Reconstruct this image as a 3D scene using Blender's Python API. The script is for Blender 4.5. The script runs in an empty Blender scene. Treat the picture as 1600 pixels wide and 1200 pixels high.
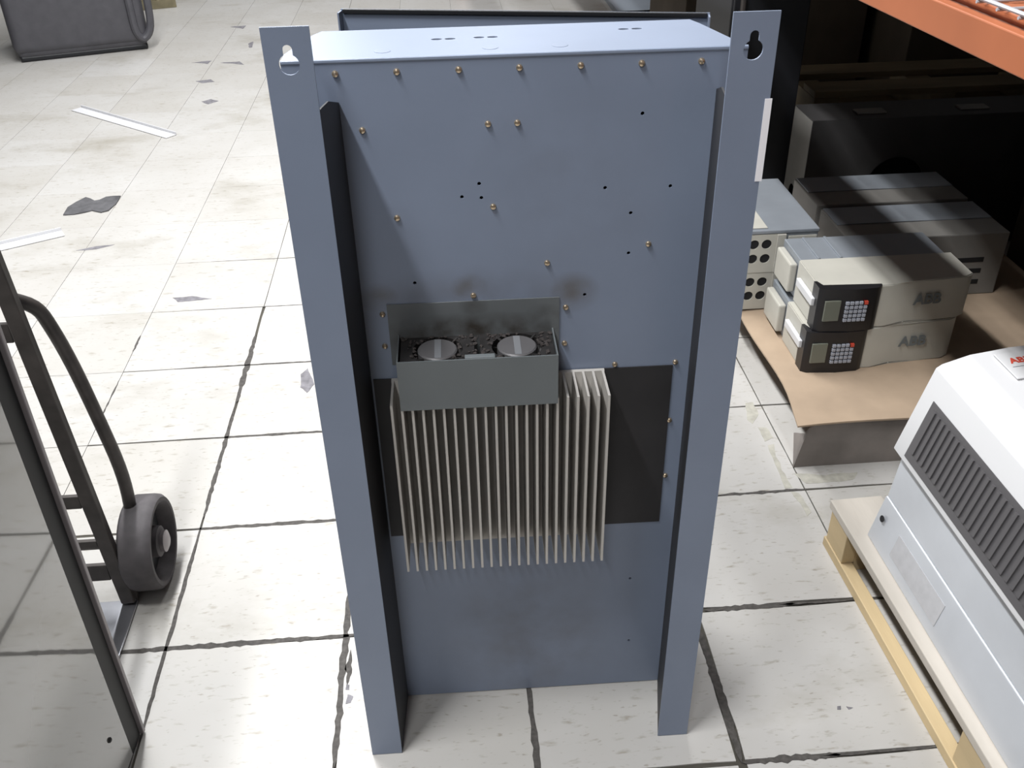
import bpy, bmesh, math, random
from mathutils import Vector, Matrix
random.seed(7)
scn = bpy.context.scene
C = scn.collection

# ------------------------------------------------------------------ camera
F_PX, PITCH, YAW, ROLL = 1496.0, 0.58235, -0.06748, -0.02053
CAM = Vector((0.52323, -1.16251, 1.26836))
_r0 = Vector((math.cos(YAW), math.sin(YAW), 0)); _f0 = Vector((-math.sin(YAW), math.cos(YAW), 0)); _u0 = Vector((0, 0, 1))
FWD = _f0*math.cos(PITCH) - _u0*math.sin(PITCH)
_up = _u0*math.cos(PITCH) + _f0*math.sin(PITCH)
RGT = _r0*math.cos(ROLL) + _up*math.sin(ROLL)
UPV = _up*math.cos(ROLL) - _r0*math.sin(ROLL)
cd = bpy.data.cameras.new('camera'); cam = bpy.data.objects.new('camera', cd); C.objects.link(cam)
cd.sensor_width = 36.0; cd.lens = F_PX/1600*36; cd.clip_start = 0.02
cam.matrix_world = Matrix(((RGT.x, UPV.x, -FWD.x, CAM.x), (RGT.y, UPV.y, -FWD.y, CAM.y), (RGT.z, UPV.z, -FWD.z, CAM.z), (0, 0, 0, 1)))
scn.camera = cam

# ------------------------------------------------------------------ light and exposure
vs = scn.view_settings
vs.view_transform = 'Standard'; vs.look = 'None'; vs.gamma = 1.0; vs.use_curve_mapping = False
vs.exposure = 0.5
w = bpy.data.worlds.new('world'); scn.world = w; w.use_nodes = True
w.node_tree.nodes['Background'].inputs[0].default_value = (0.93, 0.96, 1.0, 1)
w.node_tree.nodes['Background'].inputs[1].default_value = 0.02

def tube_light(x, y, z, length, watts, width=0.12):
    l = bpy.data.lights.new('fluorescent_lamp', 'AREA'); l.shape = 'RECTANGLE'
    l.size = width; l.size_y = length; l.energy = watts; l.color = (0.98, 0.99, 1.0)
    o = bpy.data.objects.new('fluorescent_lamp', l); C.objects.link(o); o.location = (x, y, z)
    return o
for x, y, z, ln, wt in ((-0.28, 1.45, 3.1, 2.6, 110), (-0.30, -0.75, 3.1, 0.9, 62), (-0.43, 4.15, 3.1, 2.4, 30), (-0.58, 6.7, 3.1, 2.4, 30), (0.98, 2.6, 3.1, 2.6, 28), (0.80, 5.3, 3.1, 2.6, 14), (-0.05, -3.1, 3.1, 2.4, 44)):
    tube_light(x, y, z, ln, wt).rotation_euler = (0, 0, math.radians(3.46))     # rows run parallel to the rack

# ------------------------------------------------------------------ helpers
def newmesh(name, bm, smooth=False, angle=35):
    me = bpy.data.meshes.new(name)
    bmesh.ops.recalc_face_normals(bm, faces=bm.faces[:])
    if smooth:
        lim = math.radians(angle)
        for f in bm.faces: f.smooth = True
        for e in bm.edges:
            if len(e.link_faces) == 2 and e.calc_face_angle(0) > lim: e.smooth = False
    bm.to_mesh(me); bm.free()
    return me

def link(name, me, mat=None, parent=None, loc=None, rot=None):
    o = bpy.data.objects.new(name, me); C.objects.link(o)
    if mat is not None and me is not None and not me.materials: me.materials.append(mat)
    if parent is not None: o.parent = parent
    if loc is not None: o.location = loc
    if rot is not None: o.rotation_euler = rot
    return o

def obj(name, bm, mat, parent=None, loc=None, rot=None, smooth=False, angle=35):
    return link(name, newmesh(name, bm, smooth, angle), mat, parent, loc, rot)

def tag(o, label, cat, group=None, kind=None):
    if label: o['label'] = label
    if cat: o['category'] = cat
    if group: o['group'] = group
    if kind: o['kind'] = kind
    return o

def thing(name, label, cat, loc=(0, 0, 0), rz=0, group=None):
    o = link(name, None, None, None, loc, (0, 0, rz))
    return tag(o, label, cat, group)

def add_box(bm, a, b, bevel=0, seg=2):
    x0, y0, z0 = a; x1, y1, z1 = b
    t = bmesh.new()
    vs_ = [t.verts.new(p) for p in ((x0, y0, z0), (x1, y0, z0), (x1, y1, z0), (x0, y1, z0), (x0, y0, z1), (x1, y0, z1), (x1, y1, z1), (x0, y1, z1))]
    for q in ((0, 3, 2, 1), (4, 5, 6, 7), (0, 1, 5, 4), (1, 2, 6, 5), (2, 3, 7, 6), (3, 0, 4, 7)): t.faces.new([vs_[i] for i in q])
    if bevel: bmesh.ops.bevel(t, geom=t.edges[:], offset=bevel, segments=seg, affect='EDGES', profile=0.5, clamp_overlap=True)
    merge(bm, t); return bm

def merge(bm, t, mat=None):
    m = {}
    for v in t.verts: m[v] = bm.verts.new(mat @ v.co if mat else v.co)
    for f in t.faces:
        try: bm.faces.new([m[v] for v in f.verts])
        except ValueError: pass
    t.free()

def box(a, b, bevel=0, seg=2):
    return add_box(bmesh.new(), a, b, bevel, seg)

def add_tube(bm, pts, r, n=10, cap=True):
    pts = [Vector(p) for p in pts]; rings = []
    up = None
    for i, p in enumerate(pts):
        d = (pts[min(i+1, len(pts)-1)] - pts[max(i-1, 0)]).normalized()
        if up is None:
            up = Vector((0, 0, 1)) if abs(d.z) < 0.9 else Vector((1, 0, 0))
        s = d.cross(up).normalized(); up = s.cross(d).normalized()
        rings.append([bm.verts.new(p + (s*math.cos(2*math.pi*k/n) + up*math.sin(2*math.pi*k/n))*r) for k in range(n)])
    for a, b in zip(rings, rings[1:]):
        for k in range(n): bm.faces.new((a[k], a[(k+1) % n], b[(k+1) % n], b[k]))
    if cap: bm.faces.new(rings[0][::-1]); bm.faces.new(rings[-1])
    return bm

def add_lathe(bm, prof, n=24, axis='z', c=(0, 0, 0)):
    # prof: list of (r, h)
    rings = []
    for r, h in prof:
        ring = []
        for k in range(n):
            a = 2*math.pi*k/n
            p = {'z': (r*math.cos(a), r*math.sin(a), h), 'x': (h, r*math.cos(a), r*math.sin(a)), 'y': (r*math.cos(a), h, r*math.sin(a))}[axis]
            ring.append(bm.verts.new((p[0]+c[0], p[1]+c[1], p[2]+c[2])))
        rings.append(ring)
    for a, b in zip(rings, rings[1:]):
        for k in range(n): bm.faces.new((a[k], a[(k+1) % n], b[(k+1) % n], b[k]))
    if prof[0][0] > 1e-6: bm.faces.new(rings[0])
    if prof[-1][0] > 1e-6: bm.faces.new(rings[-1][::-1])
    bmesh.ops.remove_doubles(bm, verts=bm.verts[:], dist=1e-7)
    return bm

def plate(outer, holes, y0, y1, plane='xz'):
    """flat plate with real holes; outlines in (u, v), thickness between y0 and y1"""
    bm = bmesh.new()
    def P(u, v, h): return (u, h, v) if plane == 'xz' else (u, v, h) if plane == 'xy' else (h, u, v)
    for h in (y0, y1):
        edges = []
        for lp in [outer] + holes:
            v_ = [bm.verts.new(P(u, v, h)) for u, v in lp]
            edges += [bm.edges.new((v_[i], v_[(i+1) % len(v_)])) for i in range(len(v_))]
            lpv.setdefault(id(bm), []).append(v_)
        bmesh.ops.triangle_fill(bm, use_beauty=True, use_dissolve=False, edges=edges)
    L = lpv.pop(id(bm)); k = len(L)//2
    for a, b in zip(L[:k], L[k:]):
        for i in range(len(a)): bm.faces.new((a[i], a[(i+1) % len(a)], b[(i+1) % len(a)], b[i]))
    return bm
lpv = {}

def circ(cx, cy, r, n=12, a0=0): return [(cx + r*math.cos(a0+2*math.pi*i/n), cy + r*math.sin(a0+2*math.pi*i/n)) for i in range(n)]
def rect(x0, y0, x1, y1): return [(x0, y0), (x1, y0), (x1, y1), (x0, y1)]

def prism(prof, y0, y1, bevel=0):
    """closed (x, z) profile swept along y"""
    bm = bmesh.new()
    a = [bm.verts.new((x, y0, z)) for x, z in prof]; b = [bm.verts.new((x, y1, z)) for x, z in prof]
    n = len(prof)
    for i in range(n): bm.faces.new((a[i], a[(i+1) % n], b[(i+1) % n], b[i]))
    bm.faces.new(a[::-1]); bm.faces.new(b)
    if bevel: bmesh.ops.bevel(bm, geom=bm.edges[:], offset=bevel, segments=2, affect='EDGES', profile=0.5, clamp_overlap=True)
    return bm

def text(name, s, size, mat, parent, mtx, extrude=0.0003, bold=0.0):
    cu = bpy.data.curves.new(name, 'FONT'); cu.body = s; cu.size = size; cu.extrude = extrude; cu.align_x = 'CENTER'; cu.align_y = 'CENTER'; cu.offset = bold
    t = bpy.data.objects.new('tmp', cu); C.objects.link(t)
    dg = bpy.context.evaluated_depsgraph_get()
    me = bpy.data.meshes.new_from_object(t.evaluated_get(dg)); bpy.data.objects.remove(t)
    me.materials.clear(); o = link(name, me, mat, parent); o.matrix_local = mtx
    return o

# ------------------------------------------------------------------ materials
ALB = 0.72      # overall reflectance scale, lowered to weaken bounced light and deepen the shade
def mat(name, col, rough=0.5, metal=0.0, var=0.0, vscale=8, bump=0.0, bscale=60, stretch=(1, 1, 1), coat=0.0, spec=0.5, ior=None, col2=None):
    k = ALB if metal < 0.8 else 1.0
    col = tuple(c*k for c in col); col2 = tuple(c*k for c in col2) if col2 else None
    m = bpy.data.materials.new(name); m.use_nodes = True
    nt = m.node_tree; N = nt.nodes; b = N['Principled BSDF']
    b.inputs['Roughness'].default_value = rough; b.inputs['Metallic'].default_value = metal
    b.inputs['Specular IOR Level'].default_value = spec; b.inputs['Coat Weight'].default_value = coat
    if ior: b.inputs['IOR'].default_value = ior
    b.inputs['Base Color'].default_value = (*col, 1)
    tc = N.new('ShaderNodeTexCoord'); mp = N.new('ShaderNodeMapping'); mp.inputs['Scale'].default_value = stretch
    nt.links.new(tc.outputs['Object'], mp.inputs['Vector'])
    if var or col2:
        n = N.new('ShaderNodeTexNoise'); n.inputs['Scale'].default_value = vscale; n.inputs['Detail'].default_value = 5
        r = N.new('ShaderNodeValToRGB')
        lo = col2 if col2 else tuple(c*(1-var) for c in col); hi = col if col2 else tuple(min(1, c*(1+var)) for c in col)
        r.color_ramp.elements[0].position = 0.32; r.color_ramp.elements[1].position = 0.68
        r.color_ramp.elements[0].color = (*lo, 1); r.color_ramp.elements[1].color = (*hi, 1)
        nt.links.new(mp.outputs[0], n.inputs['Vector']); nt.links.new(n.outputs[0], r.inputs[0]); nt.links.new(r.outputs[0], b.inputs['Base Color'])
    if bump:
        n2 = N.new('ShaderNodeTexNoise'); n2.inputs['Scale'].default_value = bscale; n2.inputs['Detail'].default_value = 4
        bp = N.new('ShaderNodeBump'); bp.inputs['Strength'].default_value = bump; bp.inputs['Distance'].default_value = 0.002
        nt.links.new(mp.outputs[0], n2.inputs['Vector']); nt.links.new(n2.outputs[0], bp.inputs['Height']); nt.links.new(bp.outputs[0], b.inputs['Normal'])
    return m

def dirt_or_shade(m, spots, col, scale=25):
    """patches of dirt or painted shade, each with a shape of its own: spots = (x, z, rx, rz, strength) in object space"""
    nt = m.node_tree; N = nt.nodes; b = N['Principled BSDF']
    src = b.inputs['Base Color'].links[0].from_socket if b.inputs['Base Color'].links else None
    tc = N.new('ShaderNodeTexCoord'); sp = N.new('ShaderNodeSeparateXYZ'); nt.links.new(tc.outputs['Object'], sp.inputs[0])
    n = N.new('ShaderNodeTexNoise'); n.inputs['Scale'].default_value = scale; n.inputs['Detail'].default_value = 6; nt.links.new(tc.outputs['Object'], n.inputs['Vector'])
    def M(op, a, c, clamp=False):
        q = N.new('ShaderNodeMath'); q.operation = op; q.use_clamp = clamp
        for i, v in enumerate((a, c)):
            if v is None: continue
            if isinstance(v, (int, float)): q.inputs[i].default_value = v
            else: nt.links.new(v, q.inputs[i])
        return q.outputs[0]
    tot = None
    for x, z, rx, rz, s in spots:
        dx = M('DIVIDE', M('SUBTRACT', sp.outputs[0], x), rx); dz = M('DIVIDE', M('SUBTRACT', sp.outputs[2], z), rz)
        d = M('ADD', M('MULTIPLY', dx, dx), M('MULTIPLY', dz, dz))
        k = M('MULTIPLY', M('SUBTRACT', 1.0, d, True), s)
        tot = k if tot is None else M('MAXIMUM', tot, k)
    k = M('MULTIPLY', tot, M('MULTIPLY', M('SUBTRACT', n.outputs[0], 0.25), 2.2, True), True)
    mx = N.new('ShaderNodeMix'); mx.data_type = 'RGBA'
    nt.links.new(k, mx.inputs['Factor'])
    if src: nt.links.new(src, mx.inputs[6])
    else: mx.inputs[6].default_value = b.inputs['Base Color'].default_value
    mx.inputs[7].default_value = (*col, 1)
    nt.links.new(mx.outputs[2], b.inputs['Base Color'])
    return m

BLUE = (0.262, 0.312, 0.418)
M_blue = mat('blue_grey_paint', BLUE, 0.42, 0.0, 0.05, 6, 0.04, 300)
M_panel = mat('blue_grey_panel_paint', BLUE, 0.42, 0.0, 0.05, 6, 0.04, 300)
dirt_or_shade(M_panel, [(0.18, 0.735, 0.03, 0.022, .8), (0.072, 0.725, 0.028, 0.022, .8), (0.305, 0.722, 0.035, 0.03, .7), (0.185, 0.715, 0.15, 0.05, .35), (0.30, 0.86, 0.12, 0.12, .12), (0.25, 0.12, 0.14, 0.2, .35)], (0.085, 0.07, 0.05))  # last spot: dirt together with the heat sink's shade put into the colour
M_web = mat('near_black_web', (0.02, 0.02, 0.024), 0.6)  # rail webs near black, much darker than the blue rails
M_grey = mat('grey_sheet_paint', (0.175, 0.195, 0.203), 0.5, 0, 0.06, 10)
M_greydirty = mat('grey_sheet_paint_sooty', (0.165, 0.18, 0.188), 0.55, 0, 0.06, 10)
dirt_or_shade(M_greydirty, [(0.185, 0.675, 0.13, 0.028, 1.1), (0.12, 0.67, 0.05, 0.03, 1.0), (0.27, 0.685, 0.03, 0.025, .9), (0.185, 0.71, 0.02, 0.02, .6)], (0.035, 0.03, 0.025), 40)
M_blackplate = mat('black_plate', (0.028, 0.026, 0.028), 0.6, 0, 0.25, 12)
M_alu = mat('aluminium_fin', (0.70, 0.665, 0.62), 0.55, 0.08, 0.12, 14, stretch=(1, 1, .25))
M_screw = mat('brass_screw', (0.62, 0.50, 0.36), 0.3, 0.9)
M_hole = mat('hole_dark', (0.008, 0.008, 0.01), 0.8)
M_fanblack = mat('fan_plastic', (0.022, 0.02, 0.02), 0.55, 0, 0.4, 60)
M_hub = mat('fan_hub_label', (0.16, 0.155, 0.16), 0.45, 0.2, 0.06, 30)
M_hubstripe = mat('fan_hub_stripe', (0.30, 0.31, 0.33), 0.35, 0.2)
M_white = mat('white_paper', (1.22, 1.2, 1.25), 0.6)
M_black = mat('black_paint', (0.012, 0.013, 0.017), 0.5)
M_dust = mat('grey_dust', (0.05, 0.042, 0.04), 0.95, 0, 0.4, 200)

# floor tile material
def tile_material():
    m = bpy.data.materials.new('vinyl_tile'); m.use_nodes = True
    nt = m.node_tree; N = nt.nodes; b = N['Principled BSDF']
    b.inputs['Roughness'].default_value = 0.42; b.inputs['Specular IOR Level'].default_value = 0.4
    g = N.new('ShaderNodeNewGeometry'); oi = N.new('ShaderNodeObjectInfo')
    def noise(scale, st, det=4, rough=.6):
        mp = N.new('ShaderNodeMapping'); mp.inputs['Scale'].default_value = st
        nt.links.new(g.outputs['Position'], mp.inputs['Vector'])
        n = N.new('ShaderNodeTexNoise'); n.inputs['Scale'].default_value = scale; n.inputs['Detail'].default_value = det; n.inputs['Roughness'].default_value = rough
        nt.links.new(mp.outputs[0], n.inputs['Vector']); return n.outputs[0]
    def ramp(v, stops):
        r = N.new('ShaderNodeValToRGB'); e = r.color_ramp.elements
        for i, (p, c) in enumerate(stops):
            el = e[i] if i < 2 else e.new(p)
            el.position = p; el.color = (*c, 1)
        nt.links.new(v, r.inputs[0]); return r.outputs[0]
    def mul(a, c, f=1.0):
        x = N.new('ShaderNodeMix'); x.data_type = 'RGBA'; x.blend_type = 'MULTIPLY'; x.inputs['Factor'].default_value = f
        nt.links.new(a, x.inputs[6]); nt.links.new(c, x.inputs[7]); return x.outputs[2]
    base = ramp(noise(3.0, (1, 1, 1)), [(0.3, (0.445, 0.43, 0.405)), (0.7, (0.50, 0.49, 0.475))])
    fl = ramp(noise(26, (1.0, 3.2, 1), 3, .55), [(0.27, (0.72, 0.69, 0.63)), (0.40, (1, 1, 1))])
    fl2 = ramp(noise(60, (1.0, 2.5, 1), 2, .5), [(0.25, (0.70, 0.67, 0.62)), (0.36, (1, 1, 1))])
    st = ramp(noise(1.7, (1, 1.6, 1), 6, .65), [(0.30, (0.78, 0.76, 0.71)), (0.46, (1, 1, 1))])
    tone = ramp(oi.outputs['Random'], [(0.0, (0.94, 0.93, 0.91)), (1.0, (1, 1, 1))])
    nt.links.new(mul(mul(mul(mul(base, fl), fl2), st), tone), b.inputs['Base Color'])
    return m
M_tile = tile_material()
M_grout = mat('grimy_joint', (0.055, 0.05, 0.042), 0.9, 0, 0, 5, 0.3, 200, col2=(0.11, 0.10, 0.08))
M_scuff = mat('dark_scuff', (0.24, 0.23, 0.25), 0.7, 0, 0.3, 60)

# ------------------------------------------------------------------ the floor
T = 0.3048
floor = tag(obj('floor', box((-4.2, -2.2, -0.06), (4.2, 7.0, -0.0022)), M_grout), 'off-white vinyl tile floor with dark grimy joints', None, kind='structure')
def proj(p):
    d = Vector(p) - CAM; z = d.dot(FWD)
    if z < 0.05: return None
    return 800 + F_PX*d.dot(RGT)/z, 600 - F_PX*d.dot(UPV)/z
def gapc(i, y):
    g = {0: .0045, 1: .0062, 2: .0075, 3: .0135, 4: .003}.get(i, .0012)
    if y > 1.1: g = min(g, .0012) if i != 0 else .0020
    if i == 0 and 0.7 < y < 1.2: g = .007
    return g*.5
def gapr(j, x):
    g = {0: .0075, 1: .0062, 2: .0055, 3: .0042, 4: .0022, 5: .0016, -1: .007, -2: .007}.get(j, .0010)
    if x < -0.35: g *= .35
    if j == 0 and 0.9 < x < 1.25: g = .011
    return g*.5
def tile_mesh(i, j):
    bm = bmesh.new(); K = 5; top = []
    x0, y0 = i*T, j*T; cx, cy = x0+T/2, y0+T/2
    l, r_ = gapc(i, cy), gapc(i+1, cy); d, u = gapr(j, cx), gapr(j+1, cx)
    jit = lambda s: random.uniform(-s, s)
    pts = []
    for k in range(K): pts.append((x0+l+(T-l-r_)*k/K, y0+d+jit(d*.45)))
    for k in range(K): pts.append((x0+T-r_+jit(r_*.4), y0+d+(T-d-u)*k/K))
    for k in range(K): pts.append((x0+T-r_-(T-l-r_)*k/K, y0+T-u+jit(u*.45)))
    for k in range(K): pts.append((x0+l+jit(l*.4), y0+T-u-(T-d-u)*k/K))
    a = [bm.verts.new((x, y, 0)) for x, y in pts]; b = [bm.verts.new((x, y, -.0025)) for x, y in pts]
    bm.faces.new(a)
    for k in range(len(a)): bm.faces.new((a[k], b[k], b[(k+1) % len(a)], a[(k+1) % len(a)]))
    return bm
rest = bmesh.new(); seen = []
for i in range(-13, 14):
    for j in range(-6, 22):
        inside = False
        for q in range(9):
            p = proj(((i+(q % 3)*.5)*T, (j+(q//3)*.5)*T, 0))
            if p and -5 < p[0] < 1605 and -5 < p[1] < 1205: inside = True; break
        if inside: seen.append((i, j))
        else: merge(rest, tile_mesh(i, j))
seen.sort(key=lambda t: t[1])
for n, (i, j) in enumerate(seen):
    if n < 300: obj('tile', tile_mesh(i, j), M_tile, floor)
    else: merge(rest, tile_mesh(i, j))
tag(obj('outer_tiles', rest, M_tile, floor), None, None, kind='stuff')
print('TILES', len(seen))

# shapes of grime on the tiles
def smudge(pts, h=0.0006, jit=.12):
    """thin irregular film lying on the floor, outline through pts"""
    bm = bmesh.new(); P = []
    n = len(pts)
    for k in range(n):
        a, b = Vector(pts[k]), Vector(pts[(k+1) % n])
        for s in range(4):
            p = a.lerp(b, s/4); L = (b-a).length
            P.append((p.x+random.uniform(-jit, jit)*L*.3, p.y+random.uniform(-jit, jit)*L*.3))
    a = [bm.verts.new((x, y, h)) for x, y in P]; b = [bm.verts.new((x, y, 0.0)) for x, y in P]
    bm.faces.new(a)
    for k in range(len(a)): bm.faces.new((a[k], b[k], b[(k+1) % len(a)], a[(k+1) % len(a)]))
    return bm
def px(u, v, z=0.0):     # photograph point -> place on the floor (or at height z)
    d = RGT*((u-800)/F_PX) - UPV*((v-600)/F_PX) + FWD
    p = CAM + d*((z-CAM.z)/d.z); return (p.x, p.y)
for L in ([(305, 127), (330, 124), (335, 128), (315, 130)], [(314, 159), (330, 155), (342, 158), (325, 163)], [(300, 98), (330, 95), (325, 100)], [(345, 98), (375, 96), (380, 101)],
          [(470, 585), (482, 575), (492, 600), (480, 614), (470, 606)], [(270, 465), (300, 463), (330, 467), (300, 470), (278, 472)], [(360, 42), (385, 40), (380, 45)],
          [(541, 1070), (546, 1070), (546, 1078), (540, 1078)], [(543, 1085), (552, 1088), (548, 1098), (540, 1100)], [(1308, 1104), (1314, 1103), (1314, 1109), (1308, 1109)], [(1322, 1104), (1333, 1106), (1326, 1109)],
          [(388, 68), (395, 65), (394, 74), (389, 75)], [(118, 392), (150, 385), (180, 382), (150, 390)]):
    obj('scuff_mark', smudge([px(*q) for q in L]), M_scuff, floor)

def grime(a, b, w0, w1, n):
    a, b = Vector(a), Vector(b); d = (b-a); L = d.length; t = d/L; nn = Vector((-t.y, t.x)); bm = bmesh.new(); rows = []
    for k in range(n+1):
        p = a+d*(k/n); f = math.sin(math.pi*k/n)**.3 if 0 < k < n else 0.02
        l = -nn*random.uniform(w0, w1)*f; r = nn*random.uniform(w0, w1)*f
        rows.append([bm.verts.new((q.x, q.y, h)) for q, h in ((p+l, 0.0), (p+l, .0006), (p+r, .0006), (p+r, 0.0))])
    for A, B in zip(rows, rows[1:]):
        for i in range(4): bm.faces.new((A[i], A[(i+1) % 4], B[(i+1) % 4], B[i]))
    bm.faces.new(rows[0]); bm.faces.new(rows[-1][::-1])
    return bm
M_grime = mat('black_joint_grime', (0.10, 0.092, 0.085), 0.9, 0, 0.3, 120)
for a, b, w0, w1, n in (((-.12, 0), (.33, 0), .003, .0075, 44), ((-.02, T), (.32, T), .003, .006, 34), ((-.05, 2*T), (.32, 2*T), .0025, .0055, 34), ((-.18, 3*T), (.32, 3*T), .0015, .004, 34), ((-.2, 4*T), (.32, 4*T), .0008, .002, 30), ((-.2, 5*T), (.32, 5*T), .0005, .0015, 30),
                        ((0, 2.45*T), (0, 3.5*T), .003, .0085, 24), ((0, 1.1*T), (0, 2.35*T), .0025, .0065, 30), ((0, -.6*T), (0, 1.05*T), .002, .005, 30), ((T, -.85*T), (T, .35*T), .003, .0085, 26), ((T*1.03, -.35*T), (T*1.035, -.1*T), .001, .007, 9),
                        ((3*T, -T), (3*T, -.15*T), .005, .009, 26), ((3.0*T, -T), (3.5*T, -T), .002, .008, 18), ((3.06*T, 0), (3.6*T, 0), .003, .008, 20), ((3.5*T, 0), (4.0*T, 0), .001, .004, 16), ((2*T, -1.3*T), (2*T, -.35*T), .003, .0065, 22), ((3.4*T, T), (4.0*T, T), .002, .0065, 20), ((3.4*T, -T), (4.1*T, -T), .001, .0035, 20),
                        ((-1*T, 2.35*T), (-1*T, 2.9*T), .0005, .003, 12), ((-1*T, 3.3*T), (-1*T, 3.6*T), .001, .004, 8)):
    obj('joint_grime', grime(a, b, w0, w1, n), M_grime, floor)

M_oldstain = mat('yellowish_stain', (0.55, 0.53, 0.46), 0.8, 0, 0.15, 60)
for L in ([(1165, 630), (1176, 628), (1186, 648), (1176, 662), (1166, 655)], [(1184, 668), (1198, 668), (1208, 684), (1196, 690)], [(1200, 696), (1208, 694), (1222, 735), (1238, 762), (1228, 764), (1214, 735)], [(1236, 768), (1248, 770), (1268, 800), (1262, 806)], [(1240, 740), (1290, 742), (1340, 738), (1335, 750), (1260, 756)]):
    obj('floor_stain', smudge([px(*q) for q in L], .0004), M_oldstain, floor)

# ------------------------------------------------------------------ main enclosure seen from the back
CX, CY, CA = 0.36144, -0.24143, -0.01486
W, H, RW, D = 0.4825, 1.0640, 0.0450, 0.105
enc = thing('electrical_enclosure', 'tall blue-grey steel electrical enclosure standing with its finned back to the camera', 'enclosure', (CX, CY, 0), CA)
# body behind the back panel
B0, B1, TOP, BD = -0.004, 0.487, 1.006, 0.232
holes = [(0.378, 0.938), (0.197, 0.865), (0.177, 0.85), (0.199, 0.848), (0.34, 0.854), (0.415, 0.853), (0.371, 0.822), (0.371, 0.771), (0.32, 0.718), (0.116, 0.744), (0.400, 0.235), (0.405, 0.10)]
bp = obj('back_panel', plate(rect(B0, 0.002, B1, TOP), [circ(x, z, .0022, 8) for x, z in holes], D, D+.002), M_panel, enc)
bm = bmesh.new()
add_box(bm, (.027, D+.0021, 0.002), (.029, BD, TOP-.0021)); add_box(bm, (.449, D+.0021, 0.002), (.451, BD, TOP-.0021)); add_box(bm, (.0291, D+.0021, 0.002), (.4489, BD, 0.004))
obj('side_shell', bm, M_blue, enc)
obj('inner_plate', box((.030, D+.03, .005), (.448, D+.033, TOP-.004)), M_hole, enc)
# top sheet with knock-out slots, rounded rear edge
slots = []
for sx, sy in ((0.165, 0.178), (0.212, 0.180), (0.376, 0.196)):
    for q in (-1, 1):
        slots.append([(sx+q*.0075+.0062*math.cos(a), sy+.0035*math.sin(a)) for a in [2*math.pi*k/10 for k in range(10)]])
tp = obj('top_sheet', plate([(B0, D-.001), (B1, D-.001), (B1-.004, D+.012), (.459, BD-.02), (.452, BD), (.026, BD), (.018, BD-.015), (B0, D+.03)], slots, TOP-.002, TOP, 'xy'), M_blue, enc)
bm = bmesh.new(); add_tube(bm, [(B0, D+.0016, TOP-.0018), (B1, D+.0016, TOP-.0018)], .0028, 12); obj('folded_edge', bm, M_blue, tp, smooth=True)
for s in (0.10, 0.215, 0.29):
    bm = bmesh.new(); add_lathe(bm, [(.009, 0), (.009, .0003), (.007, .0004)], 16, 'z', (s, D+.03, TOP)); obj('knockout', bm, M_blue, tp)
# rails: flat flange with keyhole, dark web behind it
def keyhole(cx, cz, r, slot, tilt=0):
    pts = []
    n = 18; a0 = math.radians(90-38)
    for k in range(n+1):
        a = math.pi/2 + math.radians(28) + (2*math.pi-2*math.radians(28))*k/n
        pts.append((cx+r*math.cos(a), cz+r*math.sin(a)))
    hw = r*math.sin(math.radians(28)); zt = cz+slot
    for k in range(9):
        a = math.pi*k/8; pts.append((cx+hw*math.cos(a), zt+hw*math.sin(a)))
    return pts
for side, x0, x1, kx, kz in ((0, 0, RW, .0225, 1.0300), (1, W-RW, W, W-.0225, 1.0290)):
    r = obj('mounting_rail', plate(rect(x0, 0.001, x1, H), [keyhole(kx, kz, .0096, .0135)], 0, .0022), M_blue, enc)
    xf, xb = (RW-.0012, .0505) if side == 0 else (W-RW+.0012, .4580)
    dd = D-.0004; prof = [(.0024, .001), (dd, .001), (dd, .962), (.05, .980), (.0024, .986)]
    bm = bmesh.new(); rows = []
    for th in (-.001, .001): rows.append([bm.verts.new((xf+(xb-xf)*(q-.0024)/(dd-.0024)+th, q, z)) for q, z in prof])
    for i in range(5): bm.faces.new((rows[0][i], rows[0][(i+1) % 5], rows[1][(i+1) % 5], rows[1][i]))
    bm.faces.new(rows[0]); bm.faces.new(rows[1][::-1])
    obj('rail_web', bm, M_web, r)
    ox0, ox1 = (0.0002, .0024) if side == 0 else (W-.0024, W-.0002)
    obj('rail_lip', box((ox0, .0024, .001), (ox1, .016, .985)), M_blue, r)
obj('sticker', box((W-.0050, -.0006, .897), (W+.0022, -.0001, .982)), M_white, enc)['label'] = 'white paper sticker on the rail edge'
# screws
sm = newmesh('screw', add_lathe(bmesh.new(), [(.0036, 0), (.0036, -.0012), (.0029, -.0026), (.0012, -.0033), (.00001, -.0034)], 12, 'y'), True)
sm.materials.append(M_screw)
for s, t in [(0.051, 0.992), (0.115, 0.992), (0.180, 0.992), (0.244, 0.992), (0.309, 0.992), (0.374, 0.992), (0.438, 0.992), (0.073, 0.931), (0.209, 0.933), (0.241, 0.933), (0.212, 0.837), (0.102, 0.828), (0.274, 0.763), (0.394, 0.782), (0.185, 0.724), (0.074, 0.704), (0.297, 0.702), (0.073, 0.659), (0.296, 0.651), (0.048, 0.617), (0.048, 0.524), (0.048, 0.437), (0.048, 0.362), (0.361, 0.616), (0.439, 0.615), (0.438, 0.524), (0.439, 0.430)]:
    link('screw', sm, None, enc, (s, D, t))
# black plate round the heat sink
obj('black_plate', box((0.054, D-.0018, 0.347), (0.436, D-.0001, 0.611)), M_blackplate, enc)
# heat sink
HS0, HS1, HB, HT, HF = 0.078, 0.346, 0.337, 0.612, 0.041
hs = obj('heat_sink', box((HS0-.001, D-.0075, HB), (HS1+.001, D-.0019, HT)), M_alu, enc)
fm = newmesh('fin', prism([(-.0015, HB), (.0015, HB), (.0015, HT), (-.0015, HT)], HF, D-.0076)); fm.materials.append(M_alu)
for k in range(22): link('fin', fm, None, hs, (HS0+.0012+(HS1-HS0-.0024)*k/21, 0, 0))
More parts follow.
